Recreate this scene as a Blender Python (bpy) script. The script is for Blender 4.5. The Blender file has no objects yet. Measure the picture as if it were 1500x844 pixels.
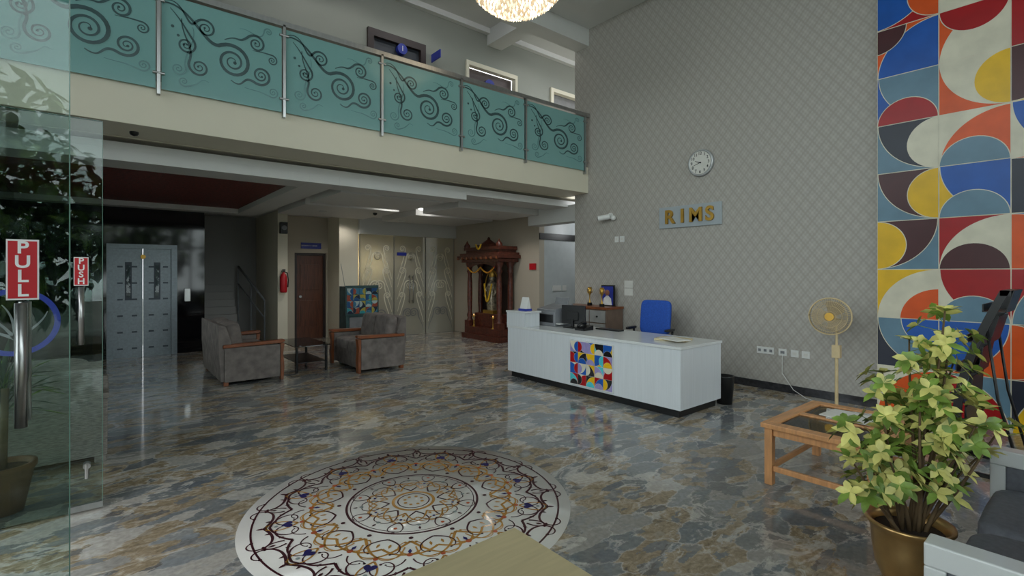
import bpy, math, random
from mathutils import Vector, Matrix
random.seed(7)
PI=math.pi
# ---------------------------------------------------------------- materials
def S(r,g,b):
    def f(c):
        c=c/255.0
        return c/12.92 if c<=0.04045 else ((c+0.055)/1.055)**2.4
    return (f(r),f(g),f(b),1.0)
def base(name):
    m=bpy.data.materials.new(name); m.use_nodes=True
    nt=m.node_tree; b=nt.nodes['Principled BSDF']; return m,nt,b
def pbr(name,col,rough=.5,metal=0,var=.06,scale=8,emis=None,es=0,bump=0,stretch=None,spec=None,coat=0):
    m,nt,b=base(name); N=nt.nodes; L=nt.links
    tc=N.new('ShaderNodeTexCoord'); mp=N.new('ShaderNodeMapping'); nz=N.new('ShaderNodeTexNoise')
    L.new(tc.outputs['Object'],mp.inputs[0]); L.new(mp.outputs[0],nz.inputs['Vector'])
    if stretch: mp.inputs['Scale'].default_value=stretch
    nz.inputs['Scale'].default_value=scale; nz.inputs['Detail'].default_value=5
    r=N.new('ShaderNodeValToRGB')
    r.color_ramp.elements[0].position=.3; r.color_ramp.elements[1].position=.7
    r.color_ramp.elements[0].color=tuple(c*(1-var*2) for c in col[:3])+(1,)
    r.color_ramp.elements[1].color=tuple(min(1,c*(1+var*2)) for c in col[:3])+(1,)
    L.new(nz.outputs[0],r.inputs[0]); L.new(r.outputs[0],b.inputs['Base Color'])
    b.inputs['Roughness'].default_value=rough; b.inputs['Metallic'].default_value=metal
    if spec is not None: b.inputs['Specular IOR Level'].default_value=spec
    if coat: b.inputs['Coat Weight'].default_value=coat
    if emis: b.inputs['Emission Color'].default_value=emis; b.inputs['Emission Strength'].default_value=es
    if bump:
        bp=N.new('ShaderNodeBump'); bp.inputs['Strength'].default_value=bump; bp.inputs['Distance'].default_value=.01
        L.new(nz.outputs[0],bp.inputs['Height']); L.new(bp.outputs[0],b.inputs['Normal'])
    return m
def glassmat(name,tint=(.86,.93,.91,1),extra=0.0,rough=0.0,haze=None,hz=0):
    m=bpy.data.materials.new(name); m.use_nodes=True; nt=m.node_tree; N=nt.nodes; L=nt.links; N.clear()
    o=N.new('ShaderNodeOutputMaterial'); t=N.new('ShaderNodeBsdfTransparent'); g=N.new('ShaderNodeBsdfGlossy')
    mx=N.new('ShaderNodeMixShader'); fr=N.new('ShaderNodeFresnel'); fr.inputs[0].default_value=1.45
    ad=N.new('ShaderNodeMath'); ad.operation='ADD'; ad.inputs[1].default_value=extra; ad.use_clamp=True
    t.inputs[0].default_value=tint; g.inputs['Roughness'].default_value=rough
    L.new(fr.outputs[0],ad.inputs[0]); L.new(ad.outputs[0],mx.inputs[0])
    src=t.outputs[0]
    if haze:
        d=N.new('ShaderNodeBsdfDiffuse'); tl=N.new('ShaderNodeBsdfTranslucent'); d.inputs[0].default_value=haze; tl.inputs[0].default_value=haze
        m1=N.new('ShaderNodeMixShader'); m1.inputs[0].default_value=.3
        L.new(d.outputs[0],m1.inputs[1]); L.new(tl.outputs[0],m1.inputs[2])
        nz=N.new('ShaderNodeTexNoise'); nz.inputs['Scale'].default_value=1.5
        mr=N.new('ShaderNodeMapRange'); mr.inputs[3].default_value=hz-.08; mr.inputs[4].default_value=min(1,hz+.08)
        tcn=N.new('ShaderNodeTexCoord'); L.new(tcn.outputs['Object'],nz.inputs['Vector']); L.new(nz.outputs[0],mr.inputs[0])
        m2=N.new('ShaderNodeMixShader'); L.new(mr.outputs[0],m2.inputs[0])
        L.new(t.outputs[0],m2.inputs[1]); L.new(m1.outputs[0],m2.inputs[2]); src=m2.outputs[0]
    L.new(src,mx.inputs[1]); L.new(g.outputs[0],mx.inputs[2]); L.new(mx.outputs[0],o.inputs[0])
    return m
def emit(name,col,st):
    m=bpy.data.materials.new(name); m.use_nodes=True; nt=m.node_tree; nt.nodes.clear()
    o=nt.nodes.new('ShaderNodeOutputMaterial'); e=nt.nodes.new('ShaderNodeEmission'); e.inputs[0].default_value=col; e.inputs[1].default_value=st
    nt.links.new(e.outputs[0],o.inputs[0]); return m

def floor_mat():
    m,nt,b=base('breccia_marble'); N=nt.nodes; L=nt.links
    tc=N.new('ShaderNodeTexCoord')
    mp=N.new('ShaderNodeMapping'); mp.inputs['Rotation'].default_value=(0,0,.5); mp.inputs['Scale'].default_value=(1,1.8,1)
    L.new(tc.outputs['Object'],mp.inputs[0])
    nz=N.new('ShaderNodeTexNoise'); nz.inputs['Scale'].default_value=2.6; nz.inputs['Detail'].default_value=7; nz.inputs['Roughness'].default_value=.65
    L.new(mp.outputs[0],nz.inputs['Vector'])
    sub=N.new('ShaderNodeVectorMath'); sub.operation='SUBTRACT'; sub.inputs[1].default_value=(.5,.5,.5); L.new(nz.outputs['Color'],sub.inputs[0])
    sc=N.new('ShaderNodeVectorMath'); sc.operation='SCALE'; sc.inputs['Scale'].default_value=.42; L.new(sub.outputs[0],sc.inputs[0])
    ad=N.new('ShaderNodeVectorMath'); L.new(mp.outputs[0],ad.inputs[0]); L.new(sc.outputs[0],ad.inputs[1])
    def vor(scale,loc):
        mpx=N.new('ShaderNodeMapping'); mpx.inputs['Location'].default_value=loc; L.new(ad.outputs[0],mpx.inputs[0])
        v=N.new('ShaderNodeTexVoronoi'); v.inputs['Scale'].default_value=scale; L.new(mpx.outputs[0],v.inputs['Vector'])
        sp=N.new('ShaderNodeSeparateColor'); L.new(v.outputs['Color'],sp.inputs[0]); return sp
    def ramp(src,cols,const=True):
        r=N.new('ShaderNodeValToRGB'); e=r.color_ramp.elements
        if const: r.color_ramp.interpolation='CONSTANT'
        e[0].position=cols[0][0]; e[0].color=cols[0][1]; e[1].position=cols[1][0]; e[1].color=cols[1][1]
        for p,c in cols[2:]:
            x=e.new(p); x.color=c
        L.new(src,r.inputs[0]); return r
    n2=N.new('ShaderNodeTexNoise'); n2.inputs['Scale'].default_value=9; n2.inputs['Detail'].default_value=10; n2.inputs['Roughness'].default_value=.72; n2.inputs['Distortion'].default_value=1.0
    L.new(mp.outputs[0],n2.inputs['Vector'])
    mat=ramp(n2.outputs[0],[(.28,S(92,88,84)),(.41,S(144,128,104)),(.54,S(168,152,128)),(.70,S(206,198,186))],False)
    s1=vor(3.4,(0,0,0)); f1=ramp(s1.outputs[0],[(0,S(120,128,134)),(.18,S(146,151,154)),(.34,S(100,109,118)),(.46,S(158,157,154)),(.6,S(128,133,136)),(.72,S(188,184,178)),(.84,S(112,117,122))])
    mk1=ramp(s1.outputs[1],[(0,(1,1,1,1)),(.50,(0,0,0,1))])
    s2=vor(8.5,(4,2,0)); f2=ramp(s2.outputs[0],[(0,S(114,121,130)),(.25,S(194,188,180)),(.45,S(138,141,144)),(.7,S(98,101,106)),(.85,S(168,158,142))])
    mk2=ramp(s2.outputs[1],[(0,(1,1,1,1)),(.32,(0,0,0,1))])
    def mix(fac,a,c,k=1):
        mm=N.new('ShaderNodeMath'); mm.operation='MULTIPLY'; mm.inputs[1].default_value=k; L.new(fac,mm.inputs[0])
        x=N.new('ShaderNodeMixRGB'); L.new(mm.outputs[0],x.inputs[0]); L.new(a,x.inputs[1])
        if isinstance(c,tuple): x.inputs[2].default_value=c
        else: L.new(c,x.inputs[2])
        return x.outputs[0]
    c=mix(mk2.outputs[0],mat.outputs[0],f2.outputs[0],.75)
    c=mix(mk1.outputs[0],c,f1.outputs[0],.82)
    v2=N.new('ShaderNodeTexVoronoi'); v2.feature='DISTANCE_TO_EDGE'; v2.inputs['Scale'].default_value=3.4; L.new(ad.outputs[0],v2.inputs['Vector'])
    r4=ramp(v2.outputs['Distance'],[(0,(1,1,1,1)),(.05,(0,0,0,1))],False)
    n5=N.new('ShaderNodeTexNoise'); n5.inputs['Scale'].default_value=2.3; L.new(tc.outputs['Object'],n5.inputs['Vector'])
    r5=ramp(n5.outputs[0],[(.40,(0,0,0,1)),(.58,(1,1,1,1))],False)
    mu=N.new('ShaderNodeMath'); mu.operation='MULTIPLY'; L.new(r4.outputs[0],mu.inputs[0]); L.new(r5.outputs[0],mu.inputs[1])
    c=mix(mu.outputs[0],c,S(214,208,200),.65)
    n6=N.new('ShaderNodeTexNoise'); n6.inputs['Scale'].default_value=2.2; n6.inputs['Detail'].default_value=9; n6.inputs['Roughness'].default_value=.68; n6.inputs['Distortion'].default_value=1.4
    mp6=N.new('ShaderNodeMapping'); mp6.inputs['Location'].default_value=(7,3,1); L.new(mp.outputs[0],mp6.inputs[0]); L.new(mp6.outputs[0],n6.inputs['Vector'])
    r6=ramp(n6.outputs[0],[(.56,(0,0,0,1)),(.61,(1,1,1,1))],False)
    c=mix(r6.outputs[0],c,S(206,201,193),.75)
    n7=N.new('ShaderNodeTexNoise'); n7.inputs['Scale'].default_value=38; n7.inputs['Detail'].default_value=6; L.new(tc.outputs['Object'],n7.inputs['Vector'])
    r7=ramp(n7.outputs[0],[(.35,(.7,.7,.7,1)),(.65,(1.0,1.0,1.0,1))],False)
    ml=N.new('ShaderNodeMixRGB'); ml.blend_type='MULTIPLY'; ml.inputs[0].default_value=.7; L.new(c,ml.inputs[1]); L.new(r7.outputs[0],ml.inputs[2])
    L.new(ml.outputs[0],b.inputs['Base Color'])
    b.inputs['Roughness'].default_value=.08
    return m
def wallpaper_mat():
    m,nt,b=base('damask_wallpaper'); N=nt.nodes; L=nt.links
    g=N.new('ShaderNodeNewGeometry'); s=N.new('ShaderNodeSeparateXYZ'); L.new(g.outputs['Position'],s.inputs[0])
    def mth(op,a,bb=None):
        n=N.new('ShaderNodeMath'); n.operation=op
        for i,x in enumerate((a,bb)):
            if x is None: continue
            if isinstance(x,(int,float)): n.inputs[i].default_value=x
            else: L.new(x,n.inputs[i])
        return n.outputs[0]
    a=mth('MULTIPLY',s.outputs['Y'],2*PI/.155); c=mth('MULTIPLY',s.outputs['Z'],2*PI/.20)
    f1=mth('ABSOLUTE',mth('ADD',mth('COSINE',a),mth('COSINE',c)))
    f2=mth('MULTIPLY',mth('COSINE',mth('MULTIPLY',a,3)),mth('COSINE',mth('MULTIPLY',c,3)))
    nz=N.new('ShaderNodeTexNoise'); nz.inputs['Scale'].default_value=38; nz.inputs['Detail'].default_value=5; nz.inputs['Roughness'].default_value=.7; L.new(g.outputs['Position'],nz.inputs['Vector'])
    f=mth('ADD',mth('ADD',mth('MULTIPLY',f1,.42),mth('MULTIPLY',f2,.55)),mth('MULTIPLY',nz.outputs[0],1.3))
    r=N.new('ShaderNodeValToRGB'); e=r.color_ramp.elements; e[0].position=.25; e[1].position=.95
    e[0].color=S(161,156,149); e[1].color=S(180,176,170); L.new(mth('MULTIPLY',f,.5),r.inputs[0])
    L.new(r.outputs[0],b.inputs['Base Color']); b.inputs['Roughness'].default_value=.5; b.inputs['Specular IOR Level'].default_value=.3
    return m

FLOOR=floor_mat(); PAPER=wallpaper_mat()
CREAM=pbr('cream_paint',S(218,211,192),.6,var=.01,scale=2)
UWALL=pbr('upper_wall_paint',S(138,140,132),.6,var=.01,scale=2)
WHITEC=pbr('ceiling_white',S(212,212,210),.6,var=.01,scale=2)
RWALL=pbr('rear_wall_paint',S(184,174,158),.6,var=.01,scale=2)
GWALL=pbr('stair_wall_paint',S(136,134,132),.6,var=.02,scale=2)
GRAN=pbr('black_granite',S(14,15,18),.06,var=.2,scale=60)
REDP=pbr('red_leaf_panel',S(104,38,28),.5,var=.42,scale=22,bump=.8)
STEEL=pbr('brushed_steel',S(178,178,178),.3,1,var=.05,scale=30,stretch=(1,1,.1))
LIFT=pbr('lift_steel',S(118,126,132),.3,.5,var=.05,scale=30)
LIFTD=pbr('lift_etch',S(60,66,74),.4,.5)
GLASS=glassmat('clear_glass',(.84,.91,.89,1),.0)
WGLASS=glassmat('window_glass',(.92,.96,.95,1))
TEAL=glassmat('frosted_teal_glass',(.6,.82,.8,1),.0,.12,S(154,204,202),.84)
TEALD=pbr('etched_scroll_dark',S(58,84,86),.25,var=.1)
TEALL=pbr('etched_scroll_light',S(100,142,142),.25,var=.1)
FROST=glassmat('frosted_glass',(.7,.7,.66,1),.03,.15,S(176,176,166),.85)
FROSTL=pbr('frost_scroll',S(225,222,205),.3)
DKFRAME=pbr('dark_brown_frame',S(44,30,28),.4)
WOODD=pbr('door_wood',S(88,48,30),.35,var=.2,scale=6,stretch=(6,6,.6))
SHRINEW=pbr('carved_wood',S(84,40,28),.38,var=.25,scale=18,bump=.4)
WOODARM=pbr('teak_arm',S(126,70,38),.3,var=.15,scale=6)
WOODT=pbr('light_teak',S(198,142,92),.35,var=.1,scale=5,stretch=(1,8,1))
PLY=pbr('pale_oak_laminate',S(200,184,144),.4,var=.04,scale=5,stretch=(1,10,1))
FAB=pbr('grey_brown_velvet',S(116,108,104),.85,var=.15,scale=9,bump=.3)
FAB2=pbr('grey_woven_fabric',S(132,126,120),.85,var=.22,scale=22,bump=.4,stretch=(1,1,8))
FAB3=pbr('slate_leatherette',S(98,100,108),.6,var=.08,scale=40,bump=.2)
WDESK=pbr('white_desk_laminate',S(206,210,214),.28,var=.02,scale=40,stretch=(1,1,.05))
WTOP=pbr('white_top',S(210,212,212),.18,var=.01)
BLACK=pbr('black_plastic',S(18,18,20),.35)
DKBASE=pbr('dark_skirting',S(48,48,52),.2,var=.2,scale=20)
GREYP=pbr('grey_plastic',S(120,122,126),.4)
WPL=pbr('white_plastic',S(216,216,214),.35,var=.01)
BLUE=pbr('blue_mesh_fabric',S(26,76,168),.75,var=.1,scale=60)
GOLD=pbr('gold_letter',S(184,144,66),.32,.8)
BRASS=pbr('brass_pot',S(196,160,106),.3,.8,var=.12,scale=5)
SIGNG=pbr('sign_grey',S(160,168,174),.3,var=.02)
REDS=pbr('red_sign',S(186,22,34),.4,var=.03)
BLUES=pbr('blue_sign',S(38,52,150),.4)
WTXT=pbr('white_text',S(230,230,230),.5)
FANB=pbr('fan_beige',S(206,184,142),.4)
LEAFY=pbr('leaf_yellow',S(206,200,116),.45,var=.15,scale=12)
LEAFG=pbr('leaf_green',S(112,138,56),.42,var=.25,scale=12)
LEAFD=pbr('leaf_dark',S(44,72,38),.42,var=.25,scale=12)
BARK=pbr('bark',S(104,84,58),.8,var=.2)
SOIL=pbr('soil',S(58,44,34),.9,var=.2)
PAPERM=pbr('paper',S(212,210,204),.7,var=.03)
NEWS=pbr('newsprint',S(186,184,180),.8,var=.3,scale=50)
GOLDL=pbr('garland_yellow',S(232,178,40),.6,var=.2)
IDOL=pbr('silver_idol',S(150,140,120),.3,.6,var=.3,scale=20)
TERRA=pbr('terracotta',S(122,84,56),.6)
MUR={k:pbr('enamel_'+n,S(*c),.3,var=.05,scale=5,spec=.3) for k,n,c in [('R','crimson',(160,12,20)),('O','orange',(216,84,24)),('Y','yellow',(224,178,24)),('C','cream',(212,206,186)),('B','blue',(24,84,168)),('S','slate',(98,130,150)),('M','maroon',(72,34,38)),('N','navy',(38,42,56))]}
MUR2=dict(MUR); MUR2['T']=pbr('enamel_turquoise',S(70,190,200),.2); MUR2['K']=pbr('enamel_black',S(20,20,24),.2); MUR2['P']=pbr('enamel_lilac',S(150,140,190),.2)
RM=pbr('rosette_maroon',S(72,34,42),.1,var=.05); RO=pbr('rosette_ochre',S(188,138,68),.1,var=.1); RN=pbr('rosette_navy',S(44,40,100),.1)
RW=pbr('rosette_white_marble',S(216,213,206),.1,var=.03,scale=3); RG=pbr('rosette_grey',S(140,150,148),.1); RR=pbr('rosette_orange',S(190,96,60),.1)

# ---------------------------------------------------------------- mesh builder
class B:
    def __init__(s,name):
        s.n=name; s.v=[]; s.f=[]; s.mi=[]; s.sm=[]; s.mats=[]; s.T=Matrix()
    def add(s,vs,fs,mat,smooth=False):
        if mat not in s.mats: s.mats.append(mat)
        k=s.mats.index(mat); o=len(s.v)
        s.v+= [s.T@Vector(p) for p in vs]
        for f in fs: s.f.append([i+o for i in f]); s.mi.append(k); s.sm.append(smooth)
    def box(s,x0,y0,z0,x1,y1,z1,mat):
        x0,x1=min(x0,x1),max(x0,x1); y0,y1=min(y0,y1),max(y0,y1); z0,z1=min(z0,z1),max(z0,z1)
        v=[(x0,y0,z0),(x1,y0,z0),(x1,y1,z0),(x0,y1,z0),(x0,y0,z1),(x1,y0,z1),(x1,y1,z1),(x0,y1,z1)]
        s.add(v,[(0,3,2,1),(4,5,6,7),(0,1,5,4),(1,2,6,5),(2,3,7,6),(3,0,4,7)],mat)
    def rbox(s,c,d,R,mat):
        T=s.T; s.T=T@Matrix.Translation(c)@R
        s.box(-d[0]/2,-d[1]/2,-d[2]/2,d[0]/2,d[1]/2,d[2]/2,mat); s.T=T
    def cyl(s,p0,p1,r0,r1,mat,n=20):
        p0=Vector(p0); p1=Vector(p1); a=(p1-p0).normalized()
        u=a.orthogonal().normalized(); w=a.cross(u)
        vs=[]
        for p,r in ((p0,r0),(p1,r1)):
            for i in range(n):
                t=2*PI*i/n; vs.append(p+(u*math.cos(t)+w*math.sin(t))*r)
        s.add(vs,[(i,(i+1)%n,n+(i+1)%n,n+i) for i in range(n)],mat,True)
        s.add(vs,[tuple(range(n))[::-1],tuple(range(n,2*n))],mat)
    def lathe(s,prof,c,mat,n=32,axis='z'):
        vs=[]; fs=[]
        for r,z in prof:
            for i in range(n):
                t=2*PI*i/n; p=(r*math.cos(t),r*math.sin(t),z)
                if axis=='x': p=(-p[2],p[0],p[1])
                if axis=='y': p=(p[0],-p[2],p[1])
                vs.append((p[0]+c[0],p[1]+c[1],p[2]+c[2]))
        for j in range(len(prof)-1):
            for i in range(n): fs.append((j*n+i,j*n+(i+1)%n,(j+1)*n+(i+1)%n,(j+1)*n+i))
        s.add(vs,fs,mat,True)
        if prof[0][0]>1e-4: s.add(vs[:n],[tuple(range(n))[::-1]],mat)
        if prof[-1][0]>1e-4: s.add(vs[-n:],[tuple(range(n))],mat)
    def tube(s,pts,r,mat,n=8):
        pts=[Vector(p) for p in pts]; vs=[]; fs=[]; K=len(pts)
        if not hasattr(r,'__len__'): r=[r]*K
        u=None
        for i,p in enumerate(pts):
            a=(pts[min(i+1,K-1)]-pts[max(i-1,0)]).normalized()
            if u is None: u=a.orthogonal().normalized()
            else: u=(u-a*u.dot(a)).normalized()
            w=a.cross(u)
            for k in range(n):
                t=2*PI*k/n; vs.append(p+(u*math.cos(t)+w*math.sin(t))*r[i])
        for j in range(K-1):
            for i in range(n): fs.append((j*n+i,j*n+(i+1)%n,(j+1)*n+(i+1)%n,(j+1)*n+i))
        fs.append(tuple(range(n))[::-1]); fs.append(tuple(range((K-1)*n,K*n)))
        s.add(vs,fs,mat,True)
    def prism(s,pts,ext,mat):
        n=len(pts); e=Vector(ext); vs=[Vector(p) for p in pts]+[Vector(p)+e for p in pts]
        s.add(vs,[tuple(range(n))[::-1],tuple(range(n,2*n))]+[(i,(i+1)%n,n+(i+1)%n,n+i) for i in range(n)],mat)
    def poly(s,pts,mat): s.add(pts,[tuple(range(len(pts)))],mat)
    def ribbon(s,p2,w,fr,mat):
        vs=[]; K=len(p2)
        for i in range(K):
            a=p2[max(0,i-1)]; b=p2[min(K-1,i+1)]
            dx,dy=b[0]-a[0],b[1]-a[1]; l=math.hypot(dx,dy) or 1
            nx,ny=-dy/l*w[i]/2,dx/l*w[i]/2
            vs.append(fr(p2[i][0]+nx,p2[i][1]+ny)); vs.append(fr(p2[i][0]-nx,p2[i][1]-ny))
        s.add(vs,[(2*i,2*i+1,2*i+3,2*i+2) for i in range(K-1)],mat)
    def disc(s,u,v,r,fr,mat,n=20): s.poly([fr(u+r*math.cos(2*PI*i/n),v+r*math.sin(2*PI*i/n)) for i in range(n)],mat)
    def cush(s,c,d,R,mat,e=.35,n=20,m=14):
        T=s.T; s.T=T@Matrix.Translation(c)@R
        sg=lambda x,p: math.copysign(abs(x)**p,x)
        vs=[];fs=[]
        for j in range(m+1):
            ph=-PI/2+PI*j/m
            for i in range(n):
                t=2*PI*i/n
                vs.append((d[0]/2*sg(math.cos(ph),e)*sg(math.cos(t),e),d[1]/2*sg(math.cos(ph),e)*sg(math.sin(t),e),d[2]/2*sg(math.sin(ph),e)))
        for j in range(m):
            for i in range(n): fs.append((j*n+i,j*n+(i+1)%n,(j+1)*n+(i+1)%n,(j+1)*n+i))
        s.add(vs,fs,mat,True); s.T=T
    def sph(s,c,d,mat,n=16,m=10): s.cush(c,d,Matrix(),mat,1,n,m)
    def leaf(s,p,d,up,L,W,mat):
        d=Vector(d).normalized(); up=Vector(up); w=d.cross(up)
        if w.length<1e-3: w=d.orthogonal()
        w.normalize(); nn=w.cross(d); p=Vector(p)
        dr=Vector((0,0,-1))*L
        v=[p,p+d*L*.35+w*W/2+nn*W*.1+dr*.03,p+d*L*.7+w*W*.42+dr*.1+nn*W*.1,p+d*L+dr*.22,p+d*L*.7-w*W*.42+dr*.1+nn*W*.1,p+d*L*.35-w*W/2+nn*W*.1+dr*.03,p+d*L*.5+dr*.05]
        s.add(v,[(0,1,6),(1,2,6),(2,3,6),(3,4,6),(4,5,6),(5,0,6)],mat,True)
    def build(s,bevel=0,seg=2):
        me=bpy.data.meshes.new(s.n)
        xs=[p.x for p in s.v]; ys=[p.y for p in s.v]; zs=[p.z for p in s.v]
        c=Vector(((min(xs)+max(xs))/2,(min(ys)+max(ys))/2,min(zs)))
        me.from_pydata([p-c for p in s.v],[],s.f)
        for m in s.mats: me.materials.append(m)
        for p,k,sm in zip(me.polygons,s.mi,s.sm): p.material_index=k; p.use_smooth=sm
        me.update()
        o=bpy.data.objects.new(s.n,me); o.location=c; bpy.context.scene.collection.objects.link(o)
        if bevel:
            b=o.modifiers.new('bevel','BEVEL'); b.width=bevel; b.segments=seg; b.limit_method='ANGLE'; b.angle_limit=.9
        return o
def text(name,t,size,loc,rot,mat,parent,ext=.002,al='CENTER'):
    c=bpy.data.curves.new(name,'FONT'); c.body=t; c.size=size; c.extrude=ext; c.align_x=al; c.align_y='CENTER'
    c.materials.append(mat); o=bpy.data.objects.new(name,c); bpy.context.scene.collection.objects.link(o)
    o.parent=parent; o.location=Vector(loc)-parent.location; o.rotation_euler=rot
    return o
RX=(PI/2,0,0); RWL=(PI/2,0,-PI/2)
def simple(name,x0,y0,z0,x1,y1,z1,mat,bevel=0):
    b=B(name); b.box(x0,y0,z0,x1,y1,z1,mat); return b.build(bevel)
def curl(x,y,a,L,k0,k1,w0,w1,n=36,pw=1.5):
    pts=[(x,y)]; ws=[w0]; ds=L/n
    for i in range(n):
        t=(i+.5)/n; a+= (k0+(k1-k0)*t**pw)*ds; x+=math.cos(a)*ds; y+=math.sin(a)*ds
        pts.append((x,y)); ws.append(w0+(w1-w0)*((i+1)/n))
    return pts,ws
def volute(ax,ay,adx,ady,cx,cy,R,a0,turns,dr,w0,w1=.006,h=.18):
    sx,sy=cx+R*math.cos(a0),cy+R*math.sin(a0); tx,ty=-math.sin(a0)*dr,math.cos(a0)*dr
    pts=[]; n=16
    for i in range(n):
        t=i/n; p=[]
        for k,(q0,q1,q2,q3) in enumerate(((ax,ax+adx,sx-tx*h,sx),(ay,ay+ady,sy-ty*h,sy))):
            p.append((1-t)**3*q0+3*(1-t)**2*t*q1+3*(1-t)*t*t*q2+t**3*q3)
        pts.append(tuple(p))
    m=int(24*turns)
    for i in range(m+1):
        t=i/m; r=R*(1-.88*t**.8); a=a0+dr*2*PI*turns*t; pts.append((cx+r*math.cos(a),cy+r*math.sin(a)))
    K=len(pts); mid=n/K
    ws=[]
    for i in range(K):
        t=i/(K-1); ws.append(w0*(.35+.65*min(1,t/mid)) if t<mid else w0+(w1-w0)*((t-mid)/(1-mid)))
    return pts,ws

XW=6.85; XL=-1.1; YF=-2.5; YB=6.12
# ---------------------------------------------------------------- room shell
simple('floor',XL-.1,YF-.1,-.1,10,13.3,0,FLOOR)
simple('ground_outside',-30,-30,-.35,40,40,-.12,pbr('outside_paving',S(120,122,112),.8,var=.15,scale=1))
simple('wall_right',XW,YF,0,XW+.25,6.45,6.3,PAPER)
simple('baseboard_right',XW-.015,1.717,0,XW,6.45,.1,DKBASE)
simple('ceiling',XL-.1,YF,6.0,XW+.2,YB+.3,6.12,WHITEC)
b=B('trim_ceiling_beam'); b.box(XL,YB-.02,5.69,10,YB+.30,6.0,WHITEC); b.box(5.8,YB+.3,6.0,6.15,7.8,6.3,WHITEC)
b.box(XL,7.7,6.2,10,7.8,6.3,WHITEC); b.build()
simple('ceiling_upper_corridor',XL,YB+.3,6.3,10,7.9,6.4,WHITEC)
b=B('trim_ceiling_tray')
for (x0,y0,x1,y1) in [(1.5,1.5,6.2,1.8),(1.5,5.2,6.2,5.5),(1.5,1.8,1.8,5.2),(5.9,1.8,6.2,5.2)]: b.box(x0,y0,5.92,x1,y1,6.0,WHITEC)
b.build()
b=B('balcony_slab'); b.box(XL,YB,3.01,XW+.08,6.75,3.48,CREAM); b.box(XL,6.75,3.0,10,7.9,3.48,CREAM); b.build(.004)
b=B('wall_upper'); Y0,Y1=7.8,7.95; x=XL
for a,c in [(3.34,4.41),(5.29,6.55),(7.5,8.6)]:
    b.box(x,Y0,3.48,a,Y1,6.3,UWALL); b.box(a,Y0,5.58,c,Y1,6.3,UWALL); x=c
b.box(x,Y0,3.48,10,Y1,6.3,UWALL); b.build()
simple('wall_upper_end',9.9,6.45,3.48,10,7.8,6.3,UWALL)
b=B('door_upper'); b.box(3.34,7.74,3.48,3.44,7.9,5.58,DKFRAME); b.box(4.31,7.74,3.48,4.41,7.9,5.58,DKFRAME); b.box(3.44,7.74,5.46,4.31,7.9,5.58,DKFRAME)
b.box(3.44,7.82,3.48,4.31,7.86,5.46,pbr('door_dark_blue',S(50,54,62),.4));  # dark blue-grey door leaf inside the brown frame
b.cyl((3.95,7.81,5.38),(3.95,7.73,5.38),.09,.09,BLUES,24)
dob=b.build(); text('number','1',.13,(3.95,7.725,5.38),RX,WTXT,dob)
b=B('door_upper'); b.box(5.29,7.76,5.5,6.55,7.88,5.58,CREAM); b.box(5.29,7.76,3.48,5.35,7.88,5.5,CREAM); b.box(6.49,7.76,3.48,6.55,7.88,5.5,CREAM)
b.box(5.35,7.9,3.48,6.49,7.94,5.5,pbr('brown_shutter',S(92,80,80),.5)); b.cyl((5.9,7.89,5.25),(5.9,7.84,5.25),.12,.12,BLUES,24); b.build()
b=B('door_upper'); b.box(7.5,7.76,3.48,7.58,7.88,5.58,CREAM); b.box(7.58,7.9,3.48,8.6,7.94,5.58,pbr('grey_shutter',S(120,120,120),.5)); b.box(7.58,7.76,5.5,8.6,7.88,5.58,CREAM); b.build()
b=B('projecting_sign'); b.box(4.55,7.5,5.33,4.57,7.8,5.47,BLUES); b.build()
b=B('wall_back'); 
b.box(XL,11.5,0,.05,11.65,2.9,GRAN); b.box(.05,11.5,2.08,1.1,11.65,2.9,GRAN); b.box(1.1,11.5,0,1.56,11.65,2.9,GRAN)
b.build()
simple('wall_stair_back',1.4,13.1,0,3.04,13.2,2.9,GWALL); simple('wall_stair_side',1.40,11.65,0,1.5,13.1,2.9,GWALL)
simple('trim_column',2.84,11.2,0,3.04,13.1,2.87,CREAM,.005)
b=B('wall_accessible_room'); b.box(3.04,12.05,0,3.42,12.2,2.9,RWALL); b.box(4.14,12.05,0,4.18,12.2,2.9,RWALL); b.box(3.42,12.05,2.02,4.14,12.2,2.9,RWALL); b.box(4.18,11.3,0,4.63,12.2,2.9,CREAM); b.build()
b=B('door_wooden'); b.box(3.42,12.08,0,3.48,12.16,2.02,DKFRAME); b.box(4.08,12.08,0,4.14,12.16,2.02,DKFRAME); b.box(3.48,12.08,1.96,4.08,12.16,2.02,DKFRAME); b.box(3.48,12.1,0,4.08,12.14,1.96,WOODD)
for z in (.3,1.15): b.box(3.56,12.09,z,4.0,12.11,z+.6,WOODD)
b.cyl((3.55,12.04,1.0),(3.55,12.1,1.0),.03,.03,STEEL); b.build(.004)
ob=simple('accessible_sign',3.56,12.03,2.12,4.02,12.05,2.26,BLUES); text('label','DIFFERENTLY ABLED',.04,(3.74,12.025,2.19),RX,WTXT,ob)
simple('wall_shrine',7.3,7.93,0,7.45,12.2,2.9,RWALL)
simple('wall_corridor',7.45,7.93,0,10,8.05,2.9,pbr('corridor_tile',S(190,196,198),.3,var=.02))
simple('trim_corridor_band',7.3,7.90,2.28,10,7.93,2.42,BLACK)
simple('wall_corridor_end',9.9,6.45,0,10,7.93,3.0,UWALL); simple('wall_corridor_near',XW+.25,6.35,0,10,6.45,3.0,UWALL)
simple('trim_lintel',6.98,6.45,2.55,7.3,7.93,2.87,WHITEC)
simple('trim_glass_header',4.63,11.2,2.47,7.3,11.35,2.87,WHITEC)
simple('wall_behind_glass',4.63,13.0,0,7.3,13.1,2.9,pbr('warm_room',S(190,170,130),.6))
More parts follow.
